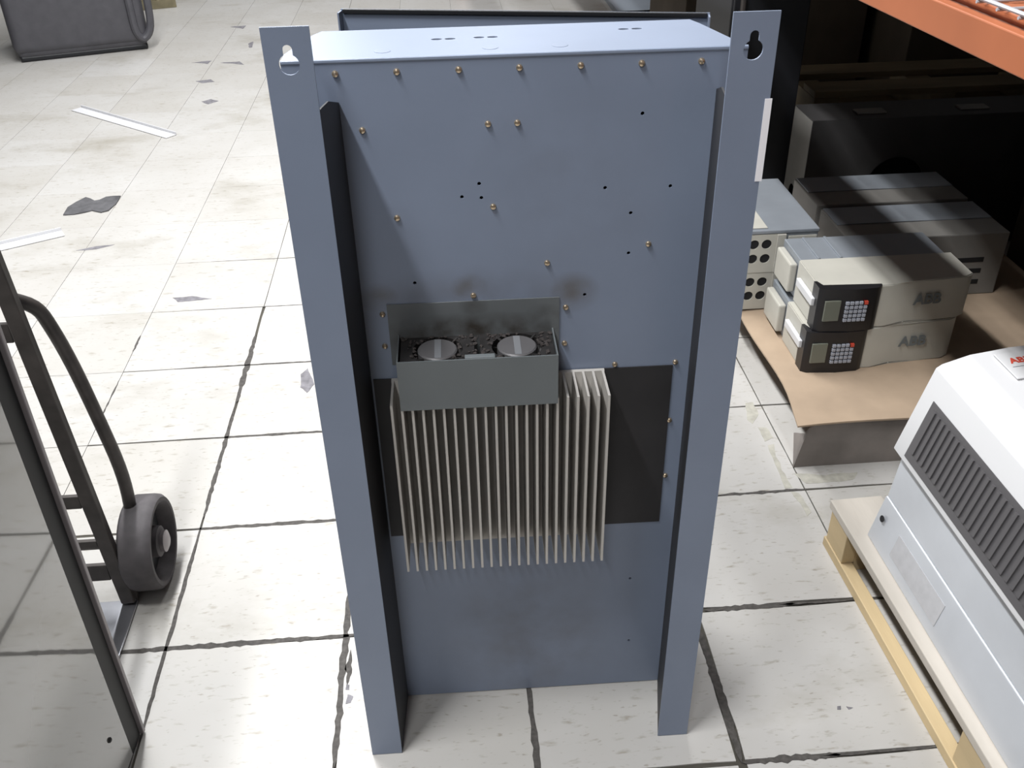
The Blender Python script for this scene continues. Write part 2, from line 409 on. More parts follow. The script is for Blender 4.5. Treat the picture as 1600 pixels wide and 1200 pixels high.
# fan housing
FX0, FX1, FZ0, FZ1, FY = 0.0905, 0.2815, 0.606, 0.675, 0.038
fh = obj('fan_housing', plate(rect(0.080, 0.632, 0.289, 0.717), [], D-.002, D-.0002), M_greydirty, enc)
bm = bmesh.new()
add_box(bm, (FX0, FY, FZ0), (FX1, FY+.0016, FZ1)); obj('front_sheet', bm, M_grey, fh)
for x0, x1 in ((FX0, FX0+.0016), (FX1-.0016, FX1)):
    obj('side_sheet', box((x0, FY+.0017, FZ0), (x1, D-.0021, FZ1)), M_grey, fh)
obj('bracket', box((0.171, FY+.0017, FZ1-.003), (0.207, FY+.010, FZ1+.0012), .001), M_grey, fh)
for cx in (0.1385, 0.2345):
    fan = obj('cooling_fan', plate(rect(cx-.0445, FY+.002, cx+.0445, D-.0025), [circ(cx, .0715, .0305, 28)], FZ1-.030, FZ1-.005, 'xy'), M_fanblack, enc)
    bm = bmesh.new(); add_lathe(bm, [(.024, FZ1-.028), (.024, FZ1-.005), (.0225, FZ1-.0035), (.00001, FZ1-.0035)], 32, 'z', (cx, .0715, 0)); obj('hub', bm, M_hub, fan, smooth=True)
    obj('hub_stripe', box((cx-.0035, .0715-.0215, FZ1-.0034), (cx+.0045, .0715+.0215, FZ1-.0031)), M_hubstripe, fan)
    bl = bmesh.new()
    for q in range(4):
        p = [(.0235, 0, FZ1-.024), (.030, .004, FZ1-.024), (.030, .013, FZ1-.009), (.0235, .012, FZ1-.009)]
    bm = bmesh.new(); vv = [bm.verts.new(q) for q in ((.0235, -.004, -.020), (.0300, -.005, -.020), (.0300, .006, -.006), (.0235, .005, -.006), (.0235, -.003, -.020), (.0300, -.004, -.020), (.0300, .007, -.006), (.0235, .006, -.006))]
    for q in ((0, 1, 2, 3), (7, 6, 5, 4), (0, 4, 5, 1), (1, 5, 6, 2), (2, 6, 7, 3), (3, 7, 4, 0)): bm.faces.new([vv[i] for i in q])
    blm = newmesh('fan_blade', bm); blm.materials.append(M_fanblack)
    for k in range(7): link('fan_blade', blm, None, fan, (cx, .0715, FZ1-.003), (0, 0, 2*math.pi*k/7))
    for q in range(4):
        a = math.pi/4+q*math.pi/2; bm = bmesh.new()
        add_tube(bm, [(cx+.023*math.cos(a), .0715+.023*math.sin(a), FZ1-.008), (cx+.034*math.cos(a), .0715+.034*math.sin(a), FZ1-.0045)], .0016, 6); obj('fan_strut', bm, M_fanblack, fan)
bm = bmesh.new()
for k in range(150):
    x = random.uniform(FX0+.004, FX1-.004); y = random.triangular(FY+.004, D-.004, D-.004)
    if min(math.hypot(x-.1385, y-.0715), math.hypot(x-.2345, y-.0715)) < .026: continue
    z = FZ1-.0045; s = random.uniform(.001, .0034)
    t = bmesh.new(); bmesh.ops.create_icosphere(t, subdivisions=1, radius=s)
    for v in t.verts: v.co += Vector([random.uniform(-s, s)*.4 for _ in range(3)]); v.co.z *= .6
    merge(bm, t, Matrix.Translation((x, y, z+s*.3)))
tag(obj('dust_clumps', bm, M_dust, fh), None, None, kind='stuff')
# open front door behind the body, hinged at the right
dr = link('front_door', None, None, enc, (0.478, 0.2365, 0), (0, 0, -math.radians(11.0)))
DW = 0.452
obj('door_skin', box((-DW, .020, .004), (0, .022, TOP+.001)), M_blue, dr)
for a, b in (((-DW, .004, .006), (-DW+.002, .0199, TOP-.0005)), ((-.002, .004, .006), (0, .0199, TOP-.0005))):
    obj('door_flange', box(a, b), M_blue, dr)
obj('door_gasket', box((-DW+.003, .0165, TOP-.004), (-.003, .0199, TOP+.0015), .001), M_black, dr)

# ------------------------------------------------------------------ glossy cabinet at the left edge
M_gloss = mat('glossy_grey_paint', (0.20, 0.20, 0.19), 0.06, 0.0, 0.03, 4, coat=1.0, spec=0.8, ior=1.7)
M_mattblack = mat('matt_black', (0.012, 0.012, 0.012), 0.6)
M_trim = mat('pale_metal_trim', (0.36, 0.33, 0.34), 0.4, 0.4)
lc = thing('glossy_cabinet', 'glossy grey cabinet cut off by the left edge, mirroring the tile floor', 'cabinet', (0, -0.165, 0), math.radians(-1.5))
obj('body', box((-.40, -.62, .012), (-.0062, -.001, 1.10), .002), M_gloss, lc)
obj('side_panel', box((-.0060, -.62, .004), (-.0005, -.046, 1.10), .0008), M_gloss, lc)
obj('dark_band', box((-.0060, -.0455, .004), (-.0012, -.0085, 1.10)), M_mattblack, lc)  # black band along the far edge of the side panel
obj('edge_trim', box((-.0060, -.0082, .004), (.0055, -.0010, 1.10), .001), M_trim, lc)
obj('plinth', box((-.39, -.61, 0), (-.008, -.01, .0118)), M_mattblack, lc)
bm = bmesh.new(); add_lathe(bm, [(.004, 0), (.004, .0015), (.002, .003), (.00001, .003)], 12, 'x', (-.0004, -.09, .10)); obj('screw', bm, M_mattblack, lc)

# ------------------------------------------------------------------ hand truck
M_truck = mat('worn_black_steel', (0.078, 0.068, 0.063), 0.5, 0.3, 0.3, 30)
M_tyre = mat('grey_rubber_tyre', (0.11, 0.10, 0.105), 0.75, 0, 0.15, 50)
M_steel = mat('bare_steel', (0.55, 0.56, 0.60), 0.3, 0.9, 0.1, 20)
ht = thing('hand_truck', 'black steel two-wheeled hand truck standing behind the glossy cabinet', 'hand truck', (-0.086, 0.11, 0))
LEAN = -0.046
for x in (0, -.32):
    bm = bmesh.new()
    t = box((-.012, -.0085, 0.012), (.012, .0085, 1.12), .002)
    merge(bm, t, Matrix.Translation((x, 0, 0)) @ Matrix.Rotation(LEAN, 4, 'Y'))
    obj('side_rail', bm, M_truck, ht)
def sx(z): return math.tan(LEAN)*z
for z, r in ((.57, .016), (.245, .013), (.152, .007), (.085, .018)):
    obj('cross_bar', box((-.309+sx(z), -.004, z-r), (-.0142+sx(z), .004, z+r), .001), M_truck, ht)
tb_ = [(sx(.66)+.004, .004, .672), (sx(.64)+.012, .020, .660), (.006, .048, .630), (.012, .066, .585), (.020, .076, .50), (.026, .084, .38), (.030, .089, .27), (.026, .088, .19), (.012, .082, .10)]
tb = [(x-.004-.030*max(0, z-.15), y*(.80-.25*max(0, z-.3)), z-.012-.03*max(0, (z-.3)/.37)) for x, y, z in tb_]
def smooth_path(p, n=4):
    out = []; P = [Vector(q) for q in p]
    for i in range(len(P)-1):
        a, b, c, d = P[max(i-1, 0)], P[i], P[i+1], P[min(i+2, len(P)-1)]
        for k in range(n):
            t = k/n; out.append(.5*((2*b)+(-a+c)*t+(2*a-5*b+4*c-d)*t*t+(-a+3*b-3*c+d)*t**3))
    return out+[P[-1]]
for dx in (0, -.33):
    bm = bmesh.new(); add_tube(bm, smooth_path([(x+dx, y, z) for x, y, z in tb]), .0108, 12); obj('curved_brace', bm, M_truck, ht, smooth=True)
bm = bmesh.new(); add_tube(bm, [(-.40, .068, .087), (.050, .068, .087)], .008, 10); obj('axle', bm, M_truck, ht, smooth=True)
bm = bmesh.new(); add_tube(bm, smooth_path([(sx(1.1), 0, 1.10), (sx(1.16), -.01, 1.17), (-.06, -.03, 1.24), (-.21, -.04, 1.26), (-.36, -.03, 1.24), (-.32+sx(1.16), -.01, 1.17), (-.32+sx(1.1), 0, 1.10)]), .011, 10); obj('handle', bm, M_truck, ht, smooth=True)
obj('toe_plate', box((-.33, -.150, .002), (.012, .006, .0065), .001), M_steel, ht)
obj('foot_bracket', box((-.014, .004, .007), (.014, .075, .060), .004), M_truck, ht)
for x in (.004, -.395):
    bm = bmesh.new()
    add_lathe(bm, [(.050, .012), (.060, .0), (.078, .0), (.0855, .006), (.0870, .014), (.0870, .044), (.0855, .052), (.080, .058), (.073, .058), (.070, .053), (.066, .030), (.030, .028), (.028, .052), (.018, .056), (.00001, .056)], 40, 'x', (x, .068, .0872))
    wl = obj('wheel', bm, M_tyre, ht, smooth=True)
    bm = bmesh.new(); add_lathe(bm, [(.0655, .0305), (.032, .0292)], 32, 'x', (x, .068, .0872)); obj('rim_disc', bm, M_black, wl)
    bm = bmesh.new(); add_lathe(bm, [(.020, .050), (.020, .062), (.012, .066), (.00001, .066)], 20, 'x', (x, .068, .0872)); obj('hub_cap', bm, M_trim, wl, smooth=True)

# ------------------------------------------------------------------ far things on the left
M_tote = mat('dark_moulded_plastic', (0.10, 0.098, 0.112), 0.5, 0, 0.1, 20)
a = math.atan2(.20, .61)
tote = thing('plastic_case', 'dark grey moulded plastic case with rounded corners, on the floor at the far left', 'case', (-0.935, 4.16, 0), a)
bm = bmesh.new(); add_box(bm, (-.70, 0, .035), (-.045, .50, .62), .04, 4); add_box(bm, (-.69, .012, .012), (-.055, .49, .10), .035, 3); obj('shell', bm, M_tote, tote, smooth=True)
obj('foot_rim', box((-.68, .02, 0), (-.06, .48, .03), .01), M_black, tote)
bm = bmesh.new(); add_tube(bm, smooth_path([(-.025, .035, .60), (-.02, .02, .40), (-.02, .012, .20), (-.035, .008, .10), (-.075, .006, .06), (-.105, .0, .10), (-.11, -.004, .20), (-.11, -.004, .33)]), .020, 10); obj('side_handle', bm, M_tote, tote, smooth=True)
t2 = thing('plastic_case', 'dark rounded case corner at the left edge, nearest to the white strips', 'case', (-1.655, 3.60, 0), .25)
bm = bmesh.new(); add_box(bm, (-.60, 0, .02), (0, .42, .5), .04, 4); obj('shell', bm, M_tote, t2, smooth=True); obj('foot_rim', box((-.57, .03, 0), (-.03, .39, .03), .01), M_black, t2)
M_wood = mat('pallet_wood', (0.74, 0.57, 0.33), 0.7, 0, 0.2, 9, 0.3, 90, (1, .15, 1))
M_oldwood = mat('weathered_wood', (0.30, 0.26, 0.16), 0.8, 0, 0.25, 14)
p = px(262, 14)
wb = thing('wooden_skid', 'weathered yellowish wooden skid behind the dark case, at the top edge', 'skid', (p[0]-.02, p[1]+.02, 0), .3)
for k in range(3): obj('plank', box((-.14+k*.06, .0, .05), (-.095+k*.06, .5, .07), .002), M_oldwood, wb)
for y in (.0, .42): obj('runner', box((-.14, y, 0), (.07, y+.06, .0499), .002), M_oldwood, wb)

M_strip = mat('white_plastic', (0.86, 0.86, 0.88), 0.4)
def strip(u, v, w_, label):
    a, b = Vector(u), Vector(v); d = b-a; L = d.length; n = 10
    bm = bmesh.new()
    add_box(bm, (0, -w_/2, .001), (L, w_/2, .004), .0008); add_box(bm, (0, w_/2-.004, .004), (L, w_/2, .014), .0008)
    o = obj('plastic_strip', bm, M_strip, None, (a.x, a.y, 0), (0, 0, math.atan2(d.y, d.x)))
    return tag(o, label, 'strip', 'white strips on the floor')
strip(px(120, 171), px(268, 214), .052, 'long white plastic strip on the floor below the dark case')
strip(px(-60, 402), px(99, 365), .05, 'white plastic strip on the floor cut off by the left edge above the hand truck')
M_rag = mat('grey_rag_cloth', (0.12, 0.118, 0.125), 0.9, 0, 0.2, 40, 0.4, 150)
def rag():
    out = [px(*q) for q in ((99, 337), (106, 325), (120, 317), (134, 309), (142, 313), (150, 316), (160, 313), (174, 309), (189, 307), (182, 319), (170, 330), (158, 333), (144, 330), (132, 333), (116, 336))]
    c = Vector((sum(p[0] for p in out)/len(out), sum(p[1] for p in out)/len(out)))
    bm = bmesh.new(); rings = []
    for s, h in ((1.0, .0008), (1.0, .004), (.75, .010), (.4, .006)):
        rings.append([bm.verts.new(((p[0]-c.x)*s, (p[1]-c.y)*s, h*(.7+.6*random.random()) if h > .001 else h)) for p in out])
    n = len(out)
    for a, b in zip(rings, rings[1:]):
        for k in range(n): bm.faces.new((a[k], a[(k+1) % n], b[(k+1) % n], b[k]))
    bm.faces.new(rings[-1]); bm.faces.new(rings[0][::-1])
    return tag(obj('floor_rag', bm, M_rag, None, (c.x, c.y, 0), smooth=True, angle=60), 'crumpled dark grey rag on the pale tiles between the white strips', 'rag')
rag()

# ------------------------------------------------------------------ pallet with the big white drive
M_paleboard = mat('bleached_board', (0.72, 0.66, 0.58), 0.75, 0, 0.15, 12, 0.3, 90, (1, .2, 1))
pal = thing('wooden_pallet', 'small yellow wooden pallet under the big white drive at the right', 'pallet', (1.198, 0.150, 0), 0.035)
for x in (0, .36, .72): obj('bottom_board', box((x, -.98, 0), (x+.024, -.004, .020), .0015), M_wood, pal)
for x in (.002, .362, .722):
    for y in (-.08, -.56, -.97): obj('block', box((x, y, .0202), (x+.024, y+.07, .088), .0015), M_wood, pal); obj('block', box((x+.0242, y, 0), (x+.08, y+.07, .088), .0015), M_wood, pal)
for k in range(7): obj('top_board', box((k*.118, -.985, .0882), (k*.118+.095+(.004 if k == 0 else 0), .0, .105), .002), M_paleboard, pal)

M_silver = mat('zinc_sheet', (0.78, 0.81, 0.86), 0.36, 0.35, 0.08, 5)
M_drvwhite = mat('white_cover_plastic', (0.82, 0.82, 0.83), 0.4)
M_louver = mat('louver_grey', (0.11, 0.105, 0.11), 0.5)
M_red = mat('red_print', (0.75, 0.09, 0.05), 0.5)
DY0, DY1 = -0.80, 0.0
bd = thing('large_drive', 'large white and silver motor drive lying on the wooden pallet, dark louvers along its side', 'drive', (1.228, 0.052, 0.1055), 0.02)
# profile coordinates relative to the thing: x from 0, z from 0
obj('base_flange', prism([(0, 0), (.60, 0), (.585, .088), (.017, .088)], DY0, DY1, .002), M_silver, bd)
obj('chassis', prism([(.019, .0885), (.583, .0885), (.575, .196), (.029, .196)], DY0, DY1-.001, .002), M_silver, bd)
prof = [(.012, .186), (.020, .186), (.0295, .197), (.574, .197), (.59, .186), (.598, .186), (.565, .338), (.50, .352), (.38, .372), (.26, .376), (.16, .370), (.10, .362), (.058, .348), (.049, .341)]
cov = obj('cover', prism(prof, DY0-.004, DY1+.006, 0.0018), M_drvwhite, bd, smooth=True, angle=25)
# louver panel on the sloping cover side: direction from (.013,.19) to (.049,.341)
e = Vector((.037, 0, .155)).normalized(); nrm = Vector((-e.z, 0, e.x))
def onside(u, y, h): q = Vector((.012, 0, .186)) + e*u + nrm*h; return Vector((q.x, y, q.z))
def sidebox(y0, y1, u0, u1, h0, h1):
    bm = bmesh.new(); v = [bm.verts.new(onside(u, y, h)) for h in (h0, h1) for u, y in ((u0, y0), (u1, y0), (u1, y1), (u0, y1))]
    for q in ((0, 3, 2, 1), (4, 5, 6, 7), (0, 1, 5, 4), (1, 2, 6, 5), (2, 3, 7, 6), (3, 0, 4, 7)): bm.faces.new([v[i] for i in q])
    return bm
lp = obj('louver_panel', sidebox(DY0+.05, -.028, .010, .118, -.001, .0012), M_louver, bd)
y = -.045; sl = None
while y > DY0+.07:
    if sl is None:
        sl = newmesh('louver_slat', sidebox(-.0035, .0035, .026, .108, .0012, .0042)); sl.materials.append(M_louver)
    link('louver_slat', sl, None, lp, (0, y, 0)); y -= .0150
bm = bmesh.new(); add_lathe(bm, [(.006, 0), (.006, .0012), (.00001, .0012)], 14, 'x', (0, 0, 0))
o = obj('mounting_hole', bm, M_hole, bd, (.0075, -.022, .055), (0, math.pi+.19, 0))
bm = bmesh.new(); q0 = Vector((0, 0, 0)); ee = Vector((.017, 0, .088)).normalized(); nn = Vector((-ee.z, 0, ee.x))
v = [bm.verts.new(Vector((0, y, 0)) + ee*u + nn*h) for h in (.0002, .0008) for u, y in ((.022, -.235), (.066, -.235), (.066, -.075), (.022, -.075))]
for q in ((0, 3, 2, 1), (4, 5, 6, 7), (0, 1, 5, 4), (1, 2, 6, 5), (2, 3, 7, 6), (3, 0, 4, 7)): bm.faces.new([v[i] for i in q])
obj('rating_label', bm, mat('pale_label', (0.62, 0.62, 0.64), 0.5, 0, 0.05, 80), bd)['label'] = 'pale rating label'

# logo plate and grey patch on top of the cover
def topz(x):
    P = [(.049, .341), (.058, .348), (.10, .362), (.16, .370), (.26, .376), (.38, .372)]
    for (a, b), (c, d) in zip(P, P[1:]):
        if a <= x <= c: return b+(d-b)*(x-a)/(c-a)
    return .372
lx, ly = .163, -.037
sl_ = math.atan2(topz(lx+.02)-topz(lx-.02), .04)
pl_ = obj('logo_plate', box((-.045, -.035, 0), (.045, .035, .003), .0012), M_drvwhite, bd, (lx+.01, ly-.008, topz(lx+.01)+.0002), (0, -sl_, 0))
text('logo', 'ABB', .019, M_red, pl_, Matrix.Translation((-.016, .010, .0034)), bold=.0006)
obj('logo_line', box((-.036, -.006, .003), (.02, -.0048, .0033)), M_grey, pl_)
obj('grey_patch', box((-.035, -.06, 0), (.05, .03, .002), .001), M_grey, bd, (lx+.04, ly-.105, topz(lx+.04)+.0003), (0, -sl_*.5, 0))

# ------------------------------------------------------------------ carton tray with drives under the rack
M_kraft = mat('kraft_board', (0.52, 0.39, 0.275), 0.85, 0, 0.10, 10)
M_kraftedge = mat('kraft_edge', (0.55, 0.42, 0.18), 0.85)
M_carton = mat('grey_brown_carton', (0.26, 0.23, 0.21), 0.7, 0, 0.3, 7)
tray = thing('cardboard_tray', 'low dark grey-brown cardboard tray on the floor under the stacked drives', 'tray', (1.218, 0.378, 0))
TW, TL, TH = .78, .92, .116
bm = prism([(0, 0), (TW, 0), (TW, TH-.007), (.030, TH-.007), (.016, TH*.75)], 0, .006); obj('front_wall', bm, M_carton, tray)
obj('side_wall', box((.120, .0062, 0), (.126, TL, TH-.008)), M_carton, tray)
obj('side_wall', box((TW-.006, .0062, 0), (TW, TL, TH-.007)), M_carton, tray)
obj('back_wall', box((.1262, TL-.006, 0), (TW-.0062, TL, TH-.007)), M_carton, tray)
obj('bottom', box((.1262, .0062, 0), (TW-.0062, TL-.0062, .006)), M_carton, tray)
bm = bmesh.new(); vv = [bm.verts.new(q) for q in ((0, .001, 0), (.004, .001, 0), (.045, .12, 0), (.041, .12, 0), (.016, .001, .085), (.020, .001, .085), (.040, .07, .035), (.036, .07, .035))]
for q in ((0, 1, 5, 4), (3, 2, 1, 0), (4, 5, 6, 7), (7, 6, 2, 3), (0, 4, 7, 3), (1, 2, 6, 5)): bm.faces.new([vv[i] for i in q])
obj('corner_flap', bm, M_carton, tray)
# kraft sheet with a wavy edge
bm = bmesh.new(); nx, ny = 16, 24; g = {}
def edge_x(t): return -.004 + .010*math.sin(t*9+.5)*(1-t) - .012*math.exp(-(t*9)**2) + .02*t
for lay in (0, 1):
    for i in range(nx+1):
        for j in range(ny+1):
            t = j/ny; s = i/nx; x = edge_x(t)*(1-s) + (TW+.01)*s; yy = -.012 + (TL+.02)*t + .002*math.sin(s*11)*(1-t)
            z = TH+.001 + .004*(1-s)**6*math.sin(t*8) - (.004*(1-s)**12)
            g[lay, i, j] = bm.verts.new((x, yy, max(z, TH-.0065) + (.004 if lay else 0)))
for i in range(nx):
    for j in range(ny):
        bm.faces.new([g[1, i, j], g[1, i+1, j], g[1, i+1, j+1], g[1, i, j+1]]); bm.faces.new([g[0, i, j+1], g[0, i+1, j+1], g[0, i+1, j], g[0, i, j]])
for i in range(nx):
    for j in (0, ny): bm.faces.new([g[0, i, j], g[0, i+1, j], g[1, i+1, j], g[1, i, j]])
for j in range(ny):
    for i in (0, nx): bm.faces.new([g[0, i, j], g[0, i, j+1], g[1, i, j+1], g[1, i, j]])
tag(obj('cardboard_sheet', bm, M_kraft, None, (1.218, .378, 0), smooth=True, angle=50), 'flat sheet of brown kraft cardboard lying on the grey tray, under the drives', 'cardboard')

SH = TH+.0052
M_cream = mat('cream_plastic', (0.62, 0.60, 0.53), 0.45, 0, 0.05, 12)
M_greymetal = mat('grey_drive_metal', (0.36, 0.39, 0.43), 0.45, 0.3, 0.06, 12)
M_blackface = mat('black_keypad_plastic', (0.014, 0.013, 0.015), 0.35)
M_lcd = mat('lcd_glass', (0.20, 0.21, 0.17), 0.2)
M_key = mat('grey_keys', (0.42, 0.44, 0.50), 0.45)
M_lable = mat('faded_print', (0.36, 0.34, 0.30), 0.6)
def keypad_drive(loc, rz, label, dz=.102):
    t = thing('keypad_drive', label, 'drive', loc, rz, 'keypad drives on the cardboard')
    L = .345
    # back metal part, shoulder, cream front part with rounded front, black control panel on the left
    obj('metal_back', box((.006, .135, 0), (L-.01, .255, dz-.006), .002), M_greymetal, t)
    for x in (.045, .095): obj('rib', box((x, .140, dz-.0062), (x+.006, .250, dz-.002), .001), M_greymetal, t)
    fr = bmesh.new(); pr = [(0, .1345), (0, .012), (.006, .004), (.15, -.004), (.20, .010), (L-.02, .018), (L, .03), (L, .1345)]
    a_ = [fr.verts.new((x, y, .0005)) for x, y in pr]; b_ = [fr.verts.new((x, y, dz-.001)) for x, y in pr]
    for i in range(len(pr)): fr.faces.new((a_[i], a_[(i+1) % len(pr)], b_[(i+1) % len(pr)], b_[i]))
    fr.faces.new(a_[::-1]); fr.faces.new(b_); bmesh.ops.bevel(fr, geom=fr.edges[:], offset=.002, segments=2, affect='EDGES', clamp_overlap=True)
    cv = obj('front_cover', fr, M_cream, t, smooth=True)
    obj('side_latch', box((-.010, .012, .052), (.0, .110, .070), .002), M_drvwhite, t)
    obj('cable_duct', box((-.012, .150, .012), (.0055, .245, dz-.02), .004), M_cream, t)
    fp = bmesh.new(); pr = [(-.003, .030), (-.003, -.002), (.008, -.010), (.07, -.016), (.118, -.013), (.130, -.006), (.133, .0)]
    pr = pr + [(.133, .004), (.01, .011), (.003, .030)]
    a_ = [fp.verts.new((x, y, 0.0002)) for x, y in pr]; b_ = [fp.verts.new((x, y, dz-.0004)) for x, y in pr]
    for i in range(len(pr)): fp.faces.new((a_[i], a_[(i+1) % len(pr)], b_[(i+1) % len(pr)], b_[i]))
    fp.faces.new(a_[::-1]); fp.faces.new(b_)
    kp = obj('control_panel', fp, M_blackface, t, smooth=True, angle=40)
    obj('lcd', box((.010, -.0162, .028), (.044, -.0112, .076), .001), M_lcd, kp)
    bm = bmesh.new()
    for i in range(5):
        for j in range(5): add_box(bm, (.054+i*.0098, -.0192, .026+j*.0100), (.0618+i*.0098, -.0140, .0333+j*.0100), .0008, 1)
    tag(obj('keys', bm, M_key, kp), None, None, kind='stuff')
    obj('stop_key', box((.0932, -.0196, .0665), (.1010, -.0140, .0735)), M_red, kp)
    obj('cover_label', box((.195, .0085, .030), (.300, .0130, .080), .0005), M_lable, cv, rot=(0, 0, .03))
    text('logo', 'ABB', .034, M_grey, cv, Matrix.Translation((.245, .0082, .055)) @ Matrix.Rotation(.05, 4, 'Z') @ Matrix.Rotation(math.pi/2, 4, 'X'), bold=.001)
    return t
keypad_drive((1.278, .562, SH), 0, 'lower of the two stacked keypad drives, resting on the cardboard sheet')
keypad_drive((1.290, .564, SH+.1022), 0.0, 'upper keypad drive, stacked on another and lit on its cream top')

def fan_drive(loc, label):
    t = thing('fan_drive', label, 'drive', loc, 0, 'fan-ended drives')
    obj('body', box((0, .004, 0), (.19, .315, .099), .002), M_greymetal, t)
    hs_ = [circ(.008+.030*i+.0, .036+.037*j, .0122, 18) for i in (1, 2) for j in (0, 1)]
    obj('fan_grille', plate(rect(0, 0, .090, .098), hs_, 0, .0038), M_cream, t)
    obj('end_block', box((.0905, -.004, 0), (.112, .0038, .098), .001), M_cream, t)
    obj('fan_recess', box((.015, .0039, .01), (.088, .0041, .09)), M_hole, t)
    obj('end_rib', box((.118, -.001, .06), (.186, .0038, .092), .001), M_cream, t)
    return t
fan_drive((1.200, .848, SH), 'lower drive with round fan openings, mostly hidden behind the enclosure rail')
fd = fan_drive((1.198, .846, SH+.0995), 'upper drive with round fan openings and flat blue-grey top')
obj('top_cover', box((.0, .0, .0992), (.191, .318, .108), .002), M_greymetal, fd)
obj('top_insert', box((.004, .012, .1083), (.07, .16, .1105), .001), M_cream, fd)

# drives standing deeper under the rack
M_beige = mat('beige_darkened_for_shade', (0.25, 0.238, 0.22), 0.5, 0, 0.08, 10)  # beige lowered in tone, the shade under the rack put into it
def deep_drive(loc, sz, label):
    t = thing('boxed_drive', label, 'drive', loc, 0, 'drives under the rack')
    x, y, z = sz
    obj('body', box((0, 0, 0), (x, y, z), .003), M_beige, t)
    for k in range(3): obj('vent_slot', box((.04, -.0012, .03+k*.03), (x-.05, -.0001, .042+k*.03)), M_hole, t)
    obj('metal_cover', box((.004, y*.45, z+.0002), (x-.004, y-.004, z+.003), .001), M_greymetal, t)
    obj('front_badge', box((.03, -.0016, z-.040), (.11, -.0002, z-.018)), M_lable, t)
    return t
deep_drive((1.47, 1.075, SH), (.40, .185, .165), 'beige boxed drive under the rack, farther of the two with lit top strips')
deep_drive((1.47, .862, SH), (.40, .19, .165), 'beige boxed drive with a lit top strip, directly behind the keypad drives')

# transformer case with round openings
M_case = mat('dark_grey_case', (0.07, 0.067, 0.067), 0.5, 0.1, 0.15, 6)  # case grey taken darker, shade of the bay put into the colour
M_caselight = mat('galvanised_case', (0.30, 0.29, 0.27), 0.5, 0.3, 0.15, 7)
tc_ = thing('transformer_case', 'dark grey metal case with a round opening, standing under the orange rack', 'case', (1.55, 1.39, 0))
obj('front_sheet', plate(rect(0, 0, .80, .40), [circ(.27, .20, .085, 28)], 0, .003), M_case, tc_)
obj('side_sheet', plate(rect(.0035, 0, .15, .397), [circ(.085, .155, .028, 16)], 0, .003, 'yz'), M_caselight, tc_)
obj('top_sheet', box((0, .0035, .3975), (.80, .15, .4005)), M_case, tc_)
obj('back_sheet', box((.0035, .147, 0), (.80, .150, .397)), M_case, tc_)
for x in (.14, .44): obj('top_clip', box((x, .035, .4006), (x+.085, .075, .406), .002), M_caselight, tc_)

# pallet boards behind the case
M_shadewood = mat('shade_darkened_wood', (0.30, 0.235, 0.14), 0.8, 0, 0.25, 12, stretch=(.2, 1, 1))  # wood colour darkened to carry the bay's shade
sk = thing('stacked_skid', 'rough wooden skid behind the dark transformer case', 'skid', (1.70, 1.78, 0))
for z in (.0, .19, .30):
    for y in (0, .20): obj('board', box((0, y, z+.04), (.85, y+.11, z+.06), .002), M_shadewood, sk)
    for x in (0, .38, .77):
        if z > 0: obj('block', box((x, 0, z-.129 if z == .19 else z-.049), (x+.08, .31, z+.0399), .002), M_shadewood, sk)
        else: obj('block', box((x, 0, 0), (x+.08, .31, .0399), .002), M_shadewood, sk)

# tall black cabinet behind the rail
bc = thing('black_cabinet', 'tall black metal cabinet directly behind the right rail of the enclosure', 'cabinet', (1.345, 1.58, 0))
obj('body', box((0, .012, .03), (.225, .40, 0.92), .004), M_black, bc)
obj('door', box((.004, 0, .035), (.221, .0118, 0.915), .003), M_black, bc)
obj('plinth', box((.01, .02, 0), (.215, .39, .0298)), M_black, bc)
obj('handle', box((.020, -.018, .55), (.033, -.0002, .70), .004), M_truck, bc)

# dim stock filling the back of the bay
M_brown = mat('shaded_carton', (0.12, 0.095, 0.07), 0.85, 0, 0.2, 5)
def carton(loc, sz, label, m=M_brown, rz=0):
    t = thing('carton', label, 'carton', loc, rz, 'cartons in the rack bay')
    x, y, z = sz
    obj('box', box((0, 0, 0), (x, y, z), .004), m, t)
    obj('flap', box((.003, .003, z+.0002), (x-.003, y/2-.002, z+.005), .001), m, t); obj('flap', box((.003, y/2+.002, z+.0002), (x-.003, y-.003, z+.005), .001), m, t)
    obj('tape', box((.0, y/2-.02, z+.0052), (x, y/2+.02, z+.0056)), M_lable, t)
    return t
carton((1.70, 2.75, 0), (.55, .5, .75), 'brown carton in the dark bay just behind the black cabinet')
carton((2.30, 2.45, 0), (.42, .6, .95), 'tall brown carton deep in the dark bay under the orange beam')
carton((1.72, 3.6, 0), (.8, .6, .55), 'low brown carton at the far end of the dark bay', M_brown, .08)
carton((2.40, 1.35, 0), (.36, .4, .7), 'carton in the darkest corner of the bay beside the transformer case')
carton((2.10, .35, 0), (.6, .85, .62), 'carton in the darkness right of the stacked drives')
mc = thing('machine_housing', 'dark machine housing with a pipe at the top edge, behind the enclosure door', 'machine', (1.93, 4.75, 0))
obj('body', box((0, 0, .04), (.8, .6, .9), .02), M_black, mc); obj('base', box((.05, .03, 0), (.75, .57, .0398)), M_truck, mc)
bm = bmesh.new(); add_tube(bm, [(.06, -.05, .06), (.06, -.05, .9)], .02, 10); obj('pipe', bm, M_greymetal, mc, smooth=True)
obj('pipe_foot', box((.01, -.10, 0), (.11, -.001, .06), .004), M_truck, mc)

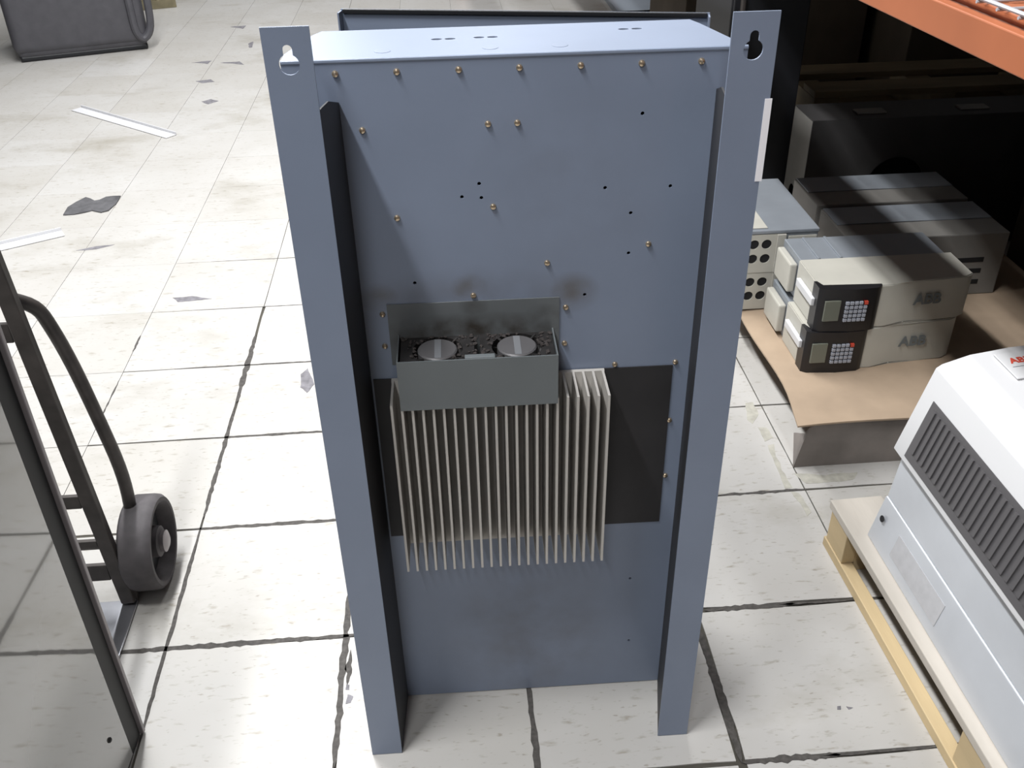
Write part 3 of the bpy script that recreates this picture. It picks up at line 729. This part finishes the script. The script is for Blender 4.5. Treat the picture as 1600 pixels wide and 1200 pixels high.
# pale sheet at the far end
M_palesheet = mat('pale_blue_sheet', (0.52, 0.58, 0.66), 0.35, 0.1, 0.05, 5)
ps = thing('metal_sheet', 'pale blue-grey sheet metal cover lying on the floor beyond the enclosure door', 'sheet', (1.55, 4.50, 0))
obj('skin', box((0, 0, .03), (.335, .8, .034), .002), M_palesheet, ps)
for x0, x1 in ((0, .003), (.332, .335)): obj('flange', box((x0, .004, 0), (x1, .79, .0298)), M_palesheet, ps)

# ------------------------------------------------------------------ pallet rack
M_orange = mat('orange_rack_paint', (0.52, 0.165, 0.07), 0.5, 0, 0.12, 5)
M_wire = mat('white_wire', (0.70, 0.70, 0.76), 0.4, 0.3)
rk = thing('pallet_rack', 'orange pallet rack beam and uprights with white wire decking at the upper right', 'rack', (1.1565, -1.6, 0), math.radians(3.46))
RL, BZ = 7.2, 1.000
bm = prism([(0, BZ), (.042, BZ), (.042, BZ+.046), (.016, BZ+.046), (.016, BZ+.036), (0, BZ+.036)], .062, RL-.082, .0015); obj('beam', bm, M_orange, rk)
bm = prism([(.95, BZ), (.992, BZ), (.992, BZ+.036), (.976, BZ+.036), (.976, BZ+.046), (.95, BZ+.046)], .062, RL-.082, .0015); obj('beam', bm, M_orange, rk)
for x in (0.0, .93):
    for y in (0, RL-.08): obj('upright', box((x-.0002 if x else x, y, .004), (x+.0598 if x else x-.06, y+.0598, 2.6), .003), M_orange, rk); obj('foot_plate', box((x-.07, y-.02, 0), (x+.08, y+.08, .0038)), M_orange, rk)
obj('deck_panel', box((.0425, .08, BZ+.036), (.122, RL-.1, BZ+.045), .001), M_orange, rk)
cw = bmesh.new(); add_tube(cw, [(.004, 0, BZ+.0482), (.985, 0, BZ+.0482)], .0018, 6); cwm = newmesh('deck_wire', cw, True); cwm.materials.append(M_wire)
for k in range(100): link('deck_wire', cwm, None, rk, (0, .10+k*.037, 0))
for x in (.006, .15, .3, .5, .75, .98):
    bm = bmesh.new(); add_tube(bm, [(x, .08, BZ+.0523), (x, RL-.1, BZ+.0523)], .0023, 6); obj('deck_rod', bm, M_wire, rk, smooth=True)
for k, (y, ln, h) in enumerate(((.09, 1.1, .75), (1.25, 1.05, .60), (2.36, 1.35, .80), (3.76, 1.05, .7), (4.86, .95, .7))):  # unseen cartons, added so that the bay below falls into shade
    c_, s_ = math.cos(math.radians(3.46)), math.sin(math.radians(3.46)); X = .172
    carton((1.1565+X*c_-y*s_, -1.6+X*s_+y*c_, BZ+.055), (.78, ln, h), ('unseen brown carton added to cast shade, on the wire deck above the wooden pallet', 'unseen brown carton added to cast shade, on the wire deck above the stacked drives', 'unseen tall brown carton added to cast shade, on the wire deck above the transformer case', 'unseen brown carton added to cast shade, on the wire deck above the black cabinet', 'unseen long brown carton added to cast shade, on the far end of the wire deck')[k], M_brown, math.radians(3.46))
wl = tag(obj('wall_right', box((2.85, -2.2, 0), (2.95, 7.0, 3.2)), mat('dull_grey_wall', (0.08, 0.08, 0.08), 0.8, 0, .1, 2)), None, None, kind='structure')
